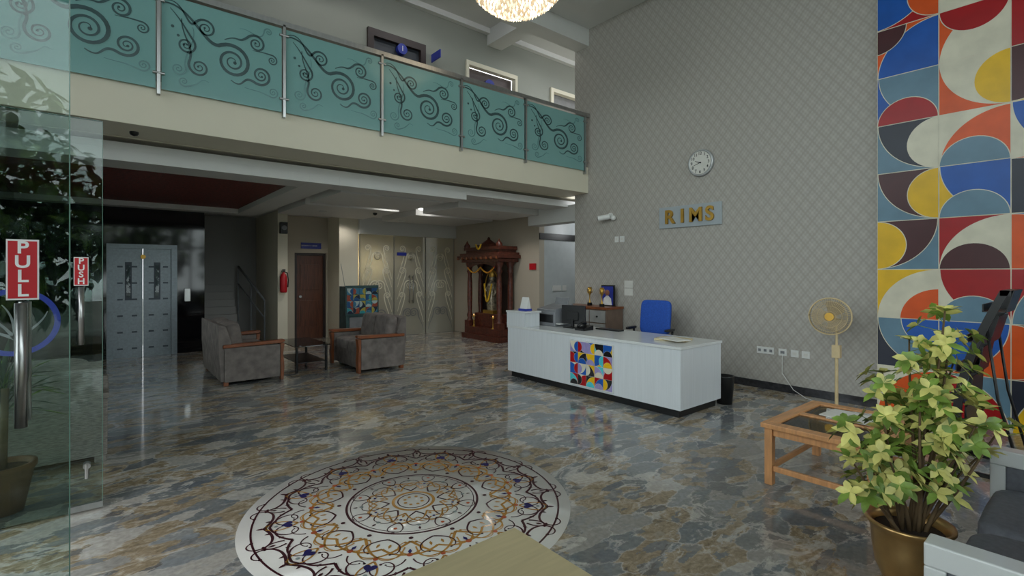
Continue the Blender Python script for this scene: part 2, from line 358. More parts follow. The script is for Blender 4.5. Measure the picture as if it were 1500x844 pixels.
# false ceiling
simple('ceiling_lower',XL,6.75,2.87,10,13.2,2.95,WHITEC)
b=B('trim_false_ceiling'); 
for q in [(XL,6.75,2.1,7.25),(2.1,6.75,2.5,11.5),(XL,11.2,2.1,11.5),(2.72,7.3,4.5,8.7),(2.72,8.95,4.5,10.7),(5.0,7.6,7.0,8.9),(5.0,9.2,7.0,10.8),(2.5,6.75,4.6,7.15)]:
    b.box(q[0],q[1],2.75,q[2],q[3],2.87,WHITEC)
b.box(4.6,6.75,2.83,7.0,7.35,2.87,WHITEC); b.build(.003)
simple('ceiling_red_panel',XL,7.25,2.84,2.1,11.2,2.868,REDP)
LEDM=emit('led_glow',(1,.97,.92,1),6)
b=B('led_strip_light')
for q in [(4.1,8.77,4.5,8.86),(5.0,9.0,5.4,9.08)]: b.box(q[0],q[1],2.845,q[2],q[3],2.869,LEDM)
b.build()
def downlight(x,y,z,e=18):
    b=B('downlight'); b.lathe([(.075,0),(.075,.012),(.05,.012)],(x,y,z-.012),WPL,20); b.cyl((x,y,z-.002),(x,y,z-.006),.05,.05,LEDM); b.build()
    l=bpy.data.lights.new('downlight_lamp','SPOT'); l.energy=e; l.spot_size=2.4; l.spot_blend=.6; l.shadow_soft_size=.05; l.color=(1,.96,.9)
    o=bpy.data.objects.new('downlight_lamp',l); o.location=(x,y,z-.03); bpy.context.scene.collection.objects.link(o)
for q in [(5.2,6.95,2.83),(5.3,10.4,2.75),(6.3,8.2,2.75),(3.3,9.8,2.75)]: downlight(*q,26)
for q in [(2.3,7.1),(4.2,7.1),(3.2,7.1),(6.6,7.1)]: downlight(q[0],q[1],6.3,9)
downlight(4.2,10.9,2.87,16)
# windows: front and left facades
ALU=pbr('aluminium_frame',S(150,152,154),.4,.5)
b=B('window_front')
for x in [XL,.9,2.9,4.85,6.78]: b.box(x,YF-.05,0,x+.07,YF+.05,6,ALU)
for z in [0,2.6,4.3,5.93]: b.box(XL,YF-.05,z,XW,YF+.05,z+.07,ALU)
b.box(XL,YF-.005,0,XW,YF+.005,6,WGLASS); b.build()
b=B('window_left')
for y in [YF+.06,-.2,2.06,4.29,6.04]: b.box(XL-.05,y,0,XL+.05,y+.07,6,ALU)
for z in [2.6,4.3,5.93]: b.box(XL-.05,YF+.06,z,XL+.05,6.11,z+.07,ALU)
b.box(XL-.05,YF+.06,0,XL+.05,2.1,.07,ALU); b.box(XL-.05,4.29,0,XL+.05,6.11,.07,ALU)
b.box(XL-.004,YF+.06,0,XL+.004,2.06,2.6,WGLASS); b.box(XL-.004,4.3,0,XL+.004,6.11,2.6,WGLASS); b.box(XL-.004,YF+.06,2.6,XL+.004,6.11,6,WGLASS)
b.build()
b=B('wall_left'); b.box(XL-.15,6.12,0,XL,11.6,.9,GRAN); b.box(XL-.15,6.12,2.5,XL,11.6,3.0,GRAN); b.box(XL-.15,6.12,.9,XL,6.8,2.5,GRAN); b.box(XL-.15,10.2,.9,XL,11.6,2.5,GRAN); b.box(XL-.15,6.12,3.0,XL,7.95,6.3,UWALL); b.build()
b=B('window_side'); b.box(XL-.1,6.8,.9,XL-.09,10.2,2.5,WGLASS)
for y in (6.8,7.9,9.05,10.14): b.box(XL-.12,y,.9,XL-.06,y+.06,2.5,BLACK)
b.build()
# ---------------------------------------------------------------- lift
b=B('lift_door'); b.box(.05,11.42,0,.14,11.50,2.08,LIFT); b.box(1.01,11.42,0,1.1,11.50,2.08,LIFT); b.box(.14,11.42,2.0,1.01,11.50,2.08,LIFT)
b.box(.14,11.48,0,.572,11.53,2.0,LIFT); b.box(.578,11.48,0,1.01,11.53,2.0,LIFT)
for xc in (.36,.79):
    b.box(xc-.05,11.47,1.05,xc+.05,11.482,1.75,LIFTD); b.box(xc-.03,11.465,1.1,xc+.03,11.475,1.7,GLASS)
for i in range(6):
    for xc in (.24,.45,.70,.92): b.box(xc-.04,11.474,.15+i*.3,xc+.04,11.482,.18+i*.3,LIFTD)
b.cyl((.575,11.42,1.85),(.575,11.41,1.85),.04,.04,GOLD); b.build()
ob=simple('lift_call_panel',1.22,11.46,1.0,1.32,11.502,1.25,STEEL,.004)
b=B('staircase')
for i in range(8): b.box(1.56+0.0,12.0+i*.13,0,2.3,12.13+i*.13,.16*(i+1),GWALL)
b.build()
b=B('stair_handrail')
b.tube([(2.75,11.9,.95),(2.42,12.9,1.7)],.025,GREYP); b.tube([(2.75,11.9,.55),(2.42,12.9,1.3)],.015,GREYP)
for t in (0,.5,1): b.cyl((2.75-.33*t,11.9+t,0),(2.75-.33*t,11.9+t,.95+.75*t),.018,.018,GREYP)
b.build()
b=B('speaker_box'); b.box(2.87,11.08,2.38,3.01,11.202,2.62,BLACK); b.cyl((2.94,11.08,2.5),(2.94,11.07,2.5),.05,.05,GREYP); b.build(.006)
b=B('fire_extinguisher'); b.lathe([(.0,0),(.06,.0),(.07,.03),(.07,.32),(.05,.38),(.025,.4),(.025,.43)],(2.93,11.1,1.14),REDS,20)
b.box(2.90,11.09,1.57,2.96,11.16,1.6,BLACK); b.box(2.92,11.0,1.6,2.94,11.16,1.63,BLACK); b.tube([(2.93,11.1,1.58),(3.0,11.08,1.55),(3.02,11.08,1.4),(3.01,11.08,1.25)],.012,BLACK); b.box(2.89,11.15,1.3,2.97,11.202,1.34,STEEL)
b.build()
# frosted glass partition
b=B('frosted_glass_partition')
b.box(4.64,11.28,0,7.29,11.295,2.47,FROST)
for x in (4.64,5.52,6.4,7.26): b.box(x,11.265,0,x+.02,11.31,2.47,STEEL)
def fr(u,v): return (u,11.262,v)
for cx,mir in ((4.70,1),(5.48,-1),(5.60,1),(6.36,-1),(6.46,1),(7.22,-1)):
    for (ay,dx,cz,R,a0,dr) in [(.1,.40,.55,.16,PI,-1),(.3,.18,1.0,.10,0,1),(.6,.45,1.25,.17,PI,-1),(.9,.20,1.6,.12,0,1),(1.2,.5,1.95,.15,PI,-1),(1.4,.2,2.15,.1,0,1)]:
        p,w=volute(0.02,ay,0.05,.25,dx*.75,cz,R*.8,a0,2,dr,.03)
        b.ribbon([(cx+mir*x,y) for x,y in p],w,fr,FROSTL if cz>.9 else GREYP)
for x in (5.92,6.02): b.tube([(x,11.2,.8),(x,11.2,1.5)],.014,STEEL); b.tube([(x,11.2,1.45),(x,11.27,1.45)],.01,STEEL); b.tube([(x,11.2,.85),(x,11.27,.85)],.01,STEEL)
b.build()
simple('door_sign',5.6,11.24,1.98,5.85,11.26,2.06,BLUES)
# ---------------------------------------------------------------- balcony railing
b=B('balcony_railing'); posts=[-.8,.43,1.61,2.81,4.05,5.30,6.72]
YG=YB-.03
for x in posts:
    b.box(x-.014,YG-.03,3.34,x+.014,YG+.03,4.40,STEEL)
    for z in (3.55,4.28): b.cyl((x-.05,YG-.02,z),(x+.05,YG-.02,z),.014,.014,STEEL)
b.box(XL+.06,YG-.03,4.38,6.83,YG+.04,4.44,STEEL)
ed=[XL+.08]+posts
for x0,x1 in zip(ed[:-1],ed[1:]):
    if x1-x0<.1: continue
    b.box(x0+.025,YG-.006,3.40,x1-.025,YG+.006,4.36,TEAL)
for i,(x0,x1) in enumerate(zip(ed[:-1],ed[1:])):
    W=x1-x0
    if W<.6: continue
    f=W/1.22
    def frg(u,v,o=0): return (x0+u*f,YG-.009,3.44+v)
    VL=[
     (.04,.84,.25,.06,.68,.40,.19,2.2,2.4,-1,.040,TEALD),
     (.04,.86,.2,.10,.42,.68,.10,2.6,2.0,-1,.024,TEALD),
     (.10,.80,.1,-.1,.24,.46,.09,.6,2.0,-1,.022,TEALD),
     (.20,.72,.0,-.2,.36,.26,.10,2.8,2.0,1,.024,TEALD),
     (.30,.66,.05,-.15,.17,.20,.07,0.2,1.8,-1,.016,TEALL),
     (.60,.62,.15,.1,.92,.66,.10,2.4,2.0,-1,.026,TEALD),
     (.66,.20,.15,-.1,.97,.32,.11,4.2,2.2,1,.028,TEALD),
     (.80,.15,.15,-.02,1.10,.16,.06,4.4,1.8,1,.016,TEALL),
     (.88,.58,.1,.0,1.09,.52,.06,1.5,1.8,-1,.016,TEALD),
     (.45,.12,-.1,.05,.22,.08,.05,5,1.6,-1,.015,TEALL),
     (.75,.78,.1,.05,1.05,.83,.045,3.0,1.6,-1,.015,TEALL)]
    for (ax,ay,adx,ady,cx,cy,R,a0,tn,dr,w0,mt) in VL:
        p,w=volute(ax,ay,adx,ady,cx,cy,R,a0,tn,dr,w0)
        b.ribbon(p,w,frg,mt); b.disc(p[-1][0],p[-1][1],w0*.45,frg,mt,12)
    for k in range(5): b.disc(.12+.05*k,.62-.08*k,.016-.002*k,frg,TEALD,10)
b.build()
# ---------------------------------------------------------------- mural
def mural(b,fr,cols,rows,tile,spec,mats,g=.008):
    def cir(cu,cv,r,a0,a1,n=22): return [(cu+r*math.cos(a0+(a1-a0)*i/n),cv+r*math.sin(a0+(a1-a0)*i/n)) for i in range(n+1)]
    for c in range(cols):
        for r in range(rows):
            bg,sh=spec(c,r)
            P=lambda pts,l,m: b.poly([fr((c+u)*tile,(r+v)*tile,l) for u,v in pts],mats[m])
            P([(g,g),(1-g,g),(1-g,1-g),(g,1-g)],1,bg)
            ly=2
            for s in sh:
                if s[0]=='Q':
                    _,cu,cv,R,col=s
                    a0={(0,0):0,(1,0):PI/2,(1,1):PI,(0,1):1.5*PI}[(cu,cv)]
                    for rr,m in ((min(R,1-g),'C'),(min(R,1-g)-.014,col)):
                        pts=[(cu+(g if cu==0 else -g),cv+(g if cv==0 else -g))]
                        arc=[(min(1-g,max(g,x)),min(1-g,max(g,y))) for x,y in cir(cu,cv,rr,a0,a0+PI/2)]
                        P(pts+arc,ly,m); ly+=1
                else:
                    _,sd,col=s
                    cu,cv,a0={'b':(.5,0,0),'t':(.5,1,PI),'l':(0,.5,-PI/2),'r':(1,.5,PI/2)}[sd]
                    for rr,m in ((.5,'C'),(.486,col)):
                        arc=[(min(1-g,max(g,x)),min(1-g,max(g,y))) for x,y in cir(cu,cv,rr,a0,a0+PI)]
                        P(arc,ly,m); ly+=1
SP={(0,10):('B',[('Q',0,0,1,'R')]),(0,9):('Y',[('Q',1,0,1,'N')]),
(0,8):('R',[('Q',0,1,1,'B'),('H','r','O')]),(0,7):('O',[('Q',1,0,1,'B'),('Q',0,1,.5,'M')]),(0,6):('B',[('Q',1,1,.98,'S'),('H','b','R')]),
(0,5):('S',[('Q',1,1,1,'N'),('H','r','C')]),(0,4):('S',[('Q',1,1,1,'M'),('H','r','Y')]),(0,3):('S',[('Q',0,1,1,'M'),('H','l','Y')]),
(0,2):('Y',[('Q',1,0,1,'C'),('Q',1,0,.62,'O')]),(0,1):('N',[('Q',1,1,1,'S'),('Q',1,1,.6,'B')]),(0,0):('C',[('Q',1,0,1,'O'),('Q',1,0,.62,'C')]),
(1,8):('C',[('H','t','R')]),(1,7):('O',[('Q',1,0,1,'C'),('H','t','R')]),(1,6):('O',[('Q',1,1,1,'C'),('H','r','Y')]),(1,5):('C',[('Q',1,0,1,'O'),('H','b','S')]),
(1,4):('Y',[('Q',1,1,1,'B'),('H','b','S')]),(1,3):('R',[('Q',1,0,1,'C'),('H','b','M')]),(1,2):('C',[('Q',1,1,1,'R'),('H','b','S')]),(1,1):('O',[('Q',0,1,1,'B')]),(1,0):('S',[('Q',0,0,1,'R')]),
(2,8):('N',[('Q',0,0,1,'R')]),(2,7):('M',[('Q',0,0,1,'R')]),(2,6):('Y',[('Q',0,1,1,'M')]),(2,5):('C',[('Q',1,1,1,'B')]),(2,4):('O',[('Q',0,0,1,'N')]),(2,3):('B',[('Q',0,0,1,'O')]),(2,2):('R',[('Q',1,0,1,'S')])}
def spec1(c,r):
    if (c,r) in SP: return SP[(c,r)]
    rd=random.Random(c*31+r); k=list('ROYBSMN'); rd.shuffle(k)
    return (k[0],[('Q',rd.randint(0,1),rd.randint(0,1),1,k[1]),('H',rd.choice('lrtb'),k[2])])
b=B('geometric_mural'); b.box(XW-.04,1.717-.54*5,0,XW-.001,1.717,5.99,MUR['C'])
mural(b,lambda u,v,l:(XW-.04-.0006*l-.0004,1.717-u,max(.0,v-.03)),5,11,.54,spec1,MUR); b.build()
def spec2(c,r):
    rd=random.Random(c*17+r*5+3); k=list('RYTKCBP'); rd.shuffle(k)
    return (k[0],[('Q',rd.randint(0,1),rd.randint(0,1),1,k[1]),('H',rd.choice('lrtb'),k[2])])
# ---------------------------------------------------------------- floor rosette
CX,CY,R0=1.63,3.03,1.06
b=B('floor_rosette')
b.lathe([(R0,0),(R0,.002),(0.0001,.002)],(CX,CY,0),RW,128)
def ring(r0,r1,mat,z=.0028,n=128):
    vs=[]
    for i in range(n):
        t=2*PI*i/n
        vs+= [(CX+r0*math.cos(t),CY+r0*math.sin(t),z),(CX+r1*math.cos(t),CY+r1*math.sin(t),z)]
    b.add(vs,[(2*i,2*i+1,(2*i+3)%(2*n),(2*i+2)%(2*n)) for i in range(n)],mat)
ring(.975,.987,RM)
ring(.425,.440,RM); ring(.405,.410,RM); ring(.10,.108,RM); ring(.125,.145,RO)
def rad(th,z=.0032,m=1):
    c,s=math.cos(th),math.sin(th)
    return lambda u,v: (CX+u*c-m*v*s, CY+u*s+m*v*c, z)
def rc(th,x,y,a,L,k0,k1,w0,w1,mat,z=.0032,both=True,pw=1.5,dot=True):
    for m in ((1,-1) if both else (1,)):
        p,w=curl(x,y,a,L,k0,k1,w0,w1,28,pw); f=rad(th,z,m); b.ribbon(p,w,f,mat)
        if dot: b.disc(p[-1][0],p[-1][1],w0*.55,f,mat,10)
def petal(th,r,L,W,mat,z=.0041,m=0,off=0):
    f=rad(th,z)
    b.poly([f(r,off),f(r+L*.35,off+W/2),f(r+L*.7,off+W*.35),f(r+L,off),f(r+L*.7,off-W*.35),f(r+L*.35,off-W/2)],mat)
NO=12
for i in range(NO):
    th=2*PI*(i+.5)/NO; th2=2*PI*i/NO
    rc(th,.91,0,2.1,.42,-1,-26,.020,.007,RM)
    rc(th,.88,0,1.8,.30,2,30,.016,.006,RM,.0034)
    rc(th2,.78,.0,.9,.28,1,24,.018,.006,RM)
    rc(th2,.82,.02,.4,.14,-6,-24,.014,.006,RM,.0036)
    rc(th,.60,.0,.9,.36,3.5,20,.017,.006,RO)
    rc(th,.72,.0,.7,.24,-2,-24,.014,.006,RO,.0034)
    rc(th2,.52,.0,.75,.38,-.5,16,.019,.007,RO,.0035)
    rc(th2,.58,.03,.2,.22,2,26,.010,.005,RO,.0037)
    rc(th2,.70,.02,.3,.14,8,30,.010,.005,RM,.0033)
    rc(th,.50,.0,1.2,.22,-2,-26,.013,.005,RM,.0038)
    petal(th,.905,.05,.022,RM); petal(th2,.87,.045,.02,RM); petal(th2,.92,.03,.016,RM)
    for o in (-1,1):
        petal(th+o*.09,.87,.04,.018,RM); petal(th2+o*.08,.81,.035,.016,RM); petal(th+o*.06,.55,.045,.018,RO); petal(th2+o*.07,.62,.04,.018,RO)
    f=rad(th,.0043)
    hp=[]
    for k in range(24):
        t=2*PI*k/24; hx=16*math.sin(t)**3; hy=13*math.cos(t)-5*math.cos(2*t)-2*math.cos(3*t)-math.cos(4*t)
        hp.append((.78-hy*.0024,hx*.0024))
    b.poly([f(u,v) for u,v in hp],RN)
    b.disc(.70,0,.014,f,RR,12); b.disc(.845,0,.012,f,RG,12)
    f=rad(th2,.0043); b.disc(.66,0,.018,f,RR,12); b.disc(.485,0,.014,f,RM,10)
    b.poly([f(.60,0),f(.625,.012),f(.655,0),f(.625,-.012)],RN)
for i in range(8):
    th=2*PI*(i+.5)/8; th2=2*PI*i/8
    rc(th,.16,0,.8,.24,-1,-26,.012,.005,RM); rc(th,.24,0,.9,.22,1,28,.012,.005,RO)
    rc(th2,.18,0,.6,.24,2,24,.013,.005,RO,.0035); rc(th2,.30,0,.8,.16,-2,-36,.010,.004,RM,.0036)
    petal(th,.36,.035,.016,RM); petal(th2,.20,.04,.018,RO)
    f=rad(th2,.0042); b.disc(.375,0,.012,f,RR,12); b.disc(.27,0,.01,f,RN,10); b.disc(.06,0,.012,f,RO,10)
    f=rad(th,.0042); b.disc(.34,0,.012,f,RG,12)
b.build()
# ---------------------------------------------------------------- reception desk
b=B('reception_desk')
X0,X1,Y0,Y1=4.70,5.55,2.91,5.80
b.box(X0+.05,Y0+.05,0,X1-.03,Y1-.03,.09,BLACK)
b.box(X0,Y0,.09,X0+.04,Y1,.735,WDESK); b.box(X0+.04,Y0,.09,X1,Y0+.04,.735,WDESK); b.box(X0+.04,Y1-.04,.09,X1,Y1,.735,WDESK)
b.box(X0+.04,Y0+.04,.09,X1-.25,Y1-.04,.70,WDESK)
b.box(X0-.012,Y0-.012,.735,X1+.01,Y1+.01,.765,WTOP)
b.box(X0-.012,5.40,.765,4.98,Y1+.01,.965,WDESK); b.box(X0-.02,5.38,.965,5.0,Y1+.02,.99,WTOP)
desk=b.build(.003)
b=B('mosaic_panel'); b.box(X0-.03,3.79,.12,X0-.001,4.49,.69,WTOP)
mural(b,lambda u,v,l:(X0-.0304-.0004*l,4.48-u,.13+v),5,4,.1375,spec2,MUR2); b.build()
b=B('card_stand'); b.prism([(4.80,5.50,.991),(4.90,5.50,.991),(4.86,5.50,1.19)],(0,.15,0),WPL); b.box(4.79,5.49,.991,4.91,5.66,1.02,BLUES); b.build()
b=B('printer'); b.box(5.08,5.18,.766,5.46,5.60,.98,GREYP); b.box(5.065,5.22,.82,5.09,5.56,.94,BLACK); b.box(5.10,5.10,.80,5.40,5.2,.815,WPL)
b.rbox((5.28,5.38,1.02),(.38,.40,.06),Matrix.Rotation(-.2,4,'Y'),GREYP); b.rbox((5.42,5.38,1.10),(.02,.28,.16),Matrix.Rotation(.3,4,'Y'),GREYP); b.build(.012)
b=B('computer_monitor'); R=Matrix.Rotation(.25,4,'Z'); b.rbox((5.22,4.94,.95),(.03,.38,.27),R,BLACK); b.rbox((5.20,4.94,.93),(.03,.18,.12),R,BLACK); b.box(5.18,4.92,.78,5.22,4.96,.9,BLACK); b.box(5.1,4.84,.766,5.3,5.04,.78,BLACK); b.build(.006)
b=B('desk_telephone'); b.prism([(5.0,4.55,.766),(5.2,4.55,.766),(5.2,4.55,.83),(5.0,4.55,.79)],(0,.16,0),BLACK); b.tube([(5.02,4.67,.82),(5.1,4.68,.86),(5.18,4.67,.85)],[.022,.014,.022],BLACK); b.build()
b=B('keyboard'); b.box(5.3,4.2,.766,5.42,4.6,.785,BLACK); b.build(.004)
b=B('register_book'); b.rbox((5.15,3.28,.777),(.26,.36,.02),Matrix.Rotation(.2,4,'Z'),PLY); b.rbox((5.05,3.2,.792),(.2,.3,.01),Matrix.Rotation(-.3,4,'Z'),PAPERM); b.build()
b=B('waste_bin'); b.lathe([(.0,0),(.085,0),(.11,.32),(.115,.33),(.10,.33),(.08,.02),(.0,.02)],(5.71,2.95,0),BLACK,24); b.build()
b=B('filing_sideboard'); cx0,cx1,cy0,cy1=6.40,6.83,5.32,6.40
b.box(cx0-.02,cy0-.02,.94,cx1,cy1+.02,.98,WOODARM); b.box(cx0,cy0,.06,cx1,cy1,.94,pbr('sideboard_brown',S(112,92,80),.5)); b.box(cx0+.03,cy0+.03,0,cx1,cy1-.03,.06,BLACK)
SBG=pbr('sideboard_front',S(150,150,148),.4)
for i in range(3):
    for z0,z1 in ((.72,.92),(.5,.7),(.1,.48)):
        y=cy0+.02+i*.355; b.box(cx0-.012,y,z0,cx0,y+.335,z1,SBG); b.cyl((cx0-.03,y+.17,(z0+z1)/2),(cx0-.01,y+.17,(z0+z1)/2),.014,.014,BLACK)
b.build(.003)
def trophy(x,y,z,h):
    b=B('trophy'); b.box(x-.03,y-.03,z,x+.03,y+.03,z+.05,BLACK); b.lathe([(.022,0),(.010,.05),(.008,.12),(.032,.18),(.036,.27),(.028,.27),(.0,.2)],(x,y,z+.05),GOLD,20)
    b.tube([(x,y-.033,z+.3),(x,y-.06,z+.29),(x,y-.055,z+.23),(x,y-.02,z+.21)],.005,GOLD); b.tube([(x,y+.033,z+.3),(x,y+.06,z+.29),(x,y+.055,z+.23),(x,y+.02,z+.21)],.005,GOLD); b.build()
trophy(6.6,5.86,.981,.3); trophy(6.5,5.50,.981,.2)
b=B('portrait_frame'); b.box(6.72,5.42,.981,6.75,5.70,1.34,BLACK); b.box(6.715,5.44,1.0,6.72,5.68,1.32,BLUES)
fp=lambda u,v:(6.712,u,v)
b.disc(5.56,1.21,.05,fp,pbr('portrait_skin',S(150,100,75),.6)); b.poly([fp(5.46,1.0),fp(5.66,1.0),fp(5.64,1.11),fp(5.58,1.16),fp(5.54,1.16),fp(5.48,1.11)],WTXT); b.build()
b=B('office_chair'); ox,oy=6.12,4.28
b.T=Matrix.Translation((ox,oy,0))@Matrix.Rotation(.15,4,'Z')
b.cush((.18,0,.90),(.07,.47,.50),Matrix.Rotation(.12,4,'Y'),BLUE,.3); b.cush((-.03,0,.50),(.48,.5,.09),Matrix(),BLUE,.35)
b.box(.2,-.04,.46,.23,.04,.9,BLACK)
for s in (-1,1):
    b.tube([(.1,s*.26,.5),(.1,s*.30,.55),(.08,s*.30,.72)],.018,BLACK); b.cush((-.0,s*.30,.74),(.28,.06,.04),Matrix(),BLACK,.5)
b.cyl((0,0,.12),(0,0,.46),.03,.025,STEEL)
for i in range(5):
    t=2*PI*i/5; c,s_=math.cos(t),math.sin(t); b.tube([(0,0,.14),(.28*c,.28*s_,.08)],[.03,.016],BLACK); b.sph((.28*c,.28*s_,.03),(.06,.06,.06),BLACK)
b.build()
# ---------------------------------------------------------------- wall items
b=B('wall_clock'); c=(XW-.045,3.89,3.18)
b.lathe([(.0,-.03),(.2,-.044),(.2,-.01),(.19,.0),(.172,.0),(.168,-.012)],c,pbr('clock_rim',S(176,178,180),.3,.4),48,'x')
def hand(a,L,w,x):
    d=Vector((0,-math.sin(a),math.cos(a))); n=Vector((0,math.cos(a),math.sin(a))); p=Vector((x,3.89,3.18))
    b.poly([p-d*.02+n*w,p-d*.02-n*w,p+d*L-n*w*.4,p+d*L+n*w*.4],BLACK)
hand(2*PI*9.72/12,.085,.008,XW-.048); hand(2*PI*42/60,.13,.006,XW-.0485); b.cyl((XW-.049,3.89,3.18),(XW-.033,3.89,3.18),.01,.01,BLACK)
b.cyl((XW-.046,3.89,3.18),(XW-.034,3.89,3.18),.168,.168,PAPERM,48)
ob=b.build()
for i in range(1,13):
    a=2*PI*i/12; t=text('numeral_%d'%i,str(i),.06,(XW-.047,3.89-.135*math.sin(a),3.18+.135*math.cos(a)),RWL,BLACK,ob,.0005); t.data.offset=.001
ob=simple('lobby_sign',XW-.03,3.57,2.25,XW-.001,4.60,2.58,SIGNG,.004)
for i,ch in enumerate('RIMS'): 
    t=text('letter_'+ch,ch,.29,(XW-.045,4.40-i*.22,2.41),RWL,GOLD,ob,.014); t.data.offset=.008
b=B('cctv_camera'); b.cyl((XW,5.59,2.55),(XW-.03,5.59,2.55),.05,.05,WPL); b.tube([(XW-.02,5.59,2.55),(XW-.08,5.62,2.53)],.02,WPL); b.cyl((XW-.06,5.56,2.53),(XW-.16,5.74,2.50),.045,.05,WPL); b.cyl((XW-.155,5.735,2.502),(XW-.165,5.75,2.5),.035,.035,BLACK); b.sph((XW-.05,5.5,2.5),(.09,.09,.09),WPL); b.build()
def plate(name,y0,y1,z0,z1,n=1,holes=True):
    b=B(name); b.box(XW-.012,y0,z0,XW,y1,z1,WPL); w=(y1-y0)/n
    for i in range(n): 
        b.box(XW-.016,y0+w*i+w*.25,z0+(z1-z0)*.3,XW-.012,y0+w*i+w*.75,z0+(z1-z0)*.7,GREYP if holes else PAPERM)
    b.build(.003)
plate('switch_plate',5.42,5.50,2.08,2.18,1,False); plate('switch_plate',5.3,5.39,2.08,2.18,1,False)
plate('socket_plate',2.86,3.08,.47,.56,3); plate('socket_plate',2.70,2.80,.47,.56,1); plate('socket_plate',2.56,2.65,.47,.56,1,False); plate('socket_plate',2.43,2.52,.47,.56,1,False)
b=B('notice_paper'); b.box(XW-.004,5.13,1.30,XW-.001,5.30,1.42,PAPERM); b.box(XW-.004,5.13,1.17,XW-.001,5.30,1.29,PAPERM); b.build()
# ---------------------------------------------------------------- pedestal fan
b=B('pedestal_fan'); fx,fy=6.35,1.98
b.lathe([(.0,0),(.19,0),(.19,.02),(.05,.05),(.03,.07),(.0,.07)],(fx,fy,0),FANB,32); b.cyl((fx,fy,.05),(fx,fy,.62),.018,.018,FANB); b.cyl((fx,fy,.6),(fx,fy,.96),.013,.013,FANB); b.box(fx-.03,fy-.04,.60,fx+.03,fy+.04,.74,FANB)
T0=b.T; b.T=Matrix.Translation((fx-.02,fy+.06,1.06))@Matrix.Rotation(.2,4,'Z')
b.cyl((.03,0,-.02),(.17,0,-.02),.06,.045,FANB); b.cyl((.04,-.04,-.14),(.04,-.04,-.02),.02,.03,FANB)
HR=.205
for x,rr in ((-.05,.06),(-.045,.12),(-.03,.17),(0,HR),(.03,HR),(.05,.15)):
    pts=[(x,rr*math.cos(2*PI*i/32),rr*math.sin(2*PI*i/32)) for i in range(33)]; b.tube(pts,.003 if rr<.2 else .008,FANB,6)
for i in range(56):
    t=2*PI*i/56; c,s_=math.cos(t),math.sin(t); b.tube([(-.055,.03*c,.03*s_),(-.045,.12*c,.12*s_),(-.03,.17*c,.17*s_),(0,HR*c,HR*s_),(.03,HR*c,HR*s_),(.06,.1*c,.1*s_)],.0018,FANB,4)
b.cyl((-.062,0,0),(-.05,0,0),.045,.045,GOLD)
FBL=pbr('fan_blade',S(176,158,130),.3)
for i in range(3):
    t=2*PI*i/3; R=Matrix.Rotation(t,4,'X')
    vs=[R@Vector(p) for p in [(.0,.02,-.02),(-.015,.10,-.11),(-.02,.15,-.1),(-.01,.185,.0),(.01,.16,.07),(.02,.10,.09),(.02,.03,.04)]]; b.poly(vs,FBL)
b.T=T0; b.build()
b=B('power_cord'); b.tube([(XW-.015,2.75,.5),(XW-.05,2.74,.25),(XW-.06,2.6,.06),(XW-.2,2.4,.012),(6.6,2.3,.012)],.004,WPL,6); b.build()
# ---------------------------------------------------------------- coffee table (teak and glass)
b=B('wooden_coffee_table'); x0,x1,y0,y1,h=3.76,4.72,.95,1.64,.45
for x in (x0,x1-.055):
    for y in (y0,y1-.055): b.box(x,y,0,x+.055,y+.055,h-.03,WOODT)
b.box(x0-.02,y0-.02,h-.035,x0+.07,y1+.02,h,WOODT); b.box(x1-.07,y0-.02,h-.035,x1+.02,y1+.02,h,WOODT)
b.box(x0+.07,y0-.02,h-.035,x1-.07,y0+.07,h,WOODT); b.box(x0+.07,y1-.07,h-.035,x1-.07,y1+.02,h,WOODT); b.box((x0+x1)/2-.03,y0+.07,h-.035,(x0+x1)/2+.03,y1-.07,h,WOODT)
b.box(x0+.07,y0+.07,h-.02,(x0+x1)/2-.03,y1-.07,h-.012,GLASS); b.box((x0+x1)/2+.03,y0+.07,h-.02,x1-.07,y1-.07,h-.012,GLASS)
for y in (y0+.015,y1-.04): b.box(x0+.055,y,h-.09,x1-.055,y+.025,h-.035,WOODT); b.box(x0+.055,y,.10,x1-.055,y+.025,.14,WOODT)
for x in (x0+.015,x1-.04): b.box(x,y0+.055,h-.09,x+.025,y1-.055,h-.035,WOODT); b.box(x,y0+.055,.10,x+.025,y1-.055,.14,WOODT)
b.build(.005)
b=B('newspaper'); b.rbox((4.42,1.24,.455),(.3,.4,.008),Matrix.Rotation(.3,4,'Z'),NEWS); b.rbox((4.36,1.26,.463),(.26,.34,.008),Matrix.Rotation(-.1,4,'Z'),PAPERM); b.build()
# ---------------------------------------------------------------- near desk
b=B('oak_table'); b.box(-.5,.35,.72,1.0,1.20,.75,PLY)
for x in (-.45,.89):
    for y in (.40,1.08): b.box(x,y,0,x+.06,y+.06,.72,PLY)
b.box(-.39,1.10,.62,.89,1.12,.72,PLY); b.box(-.39,.42,.62,.89,.44,.72,PLY); b.build(.003)
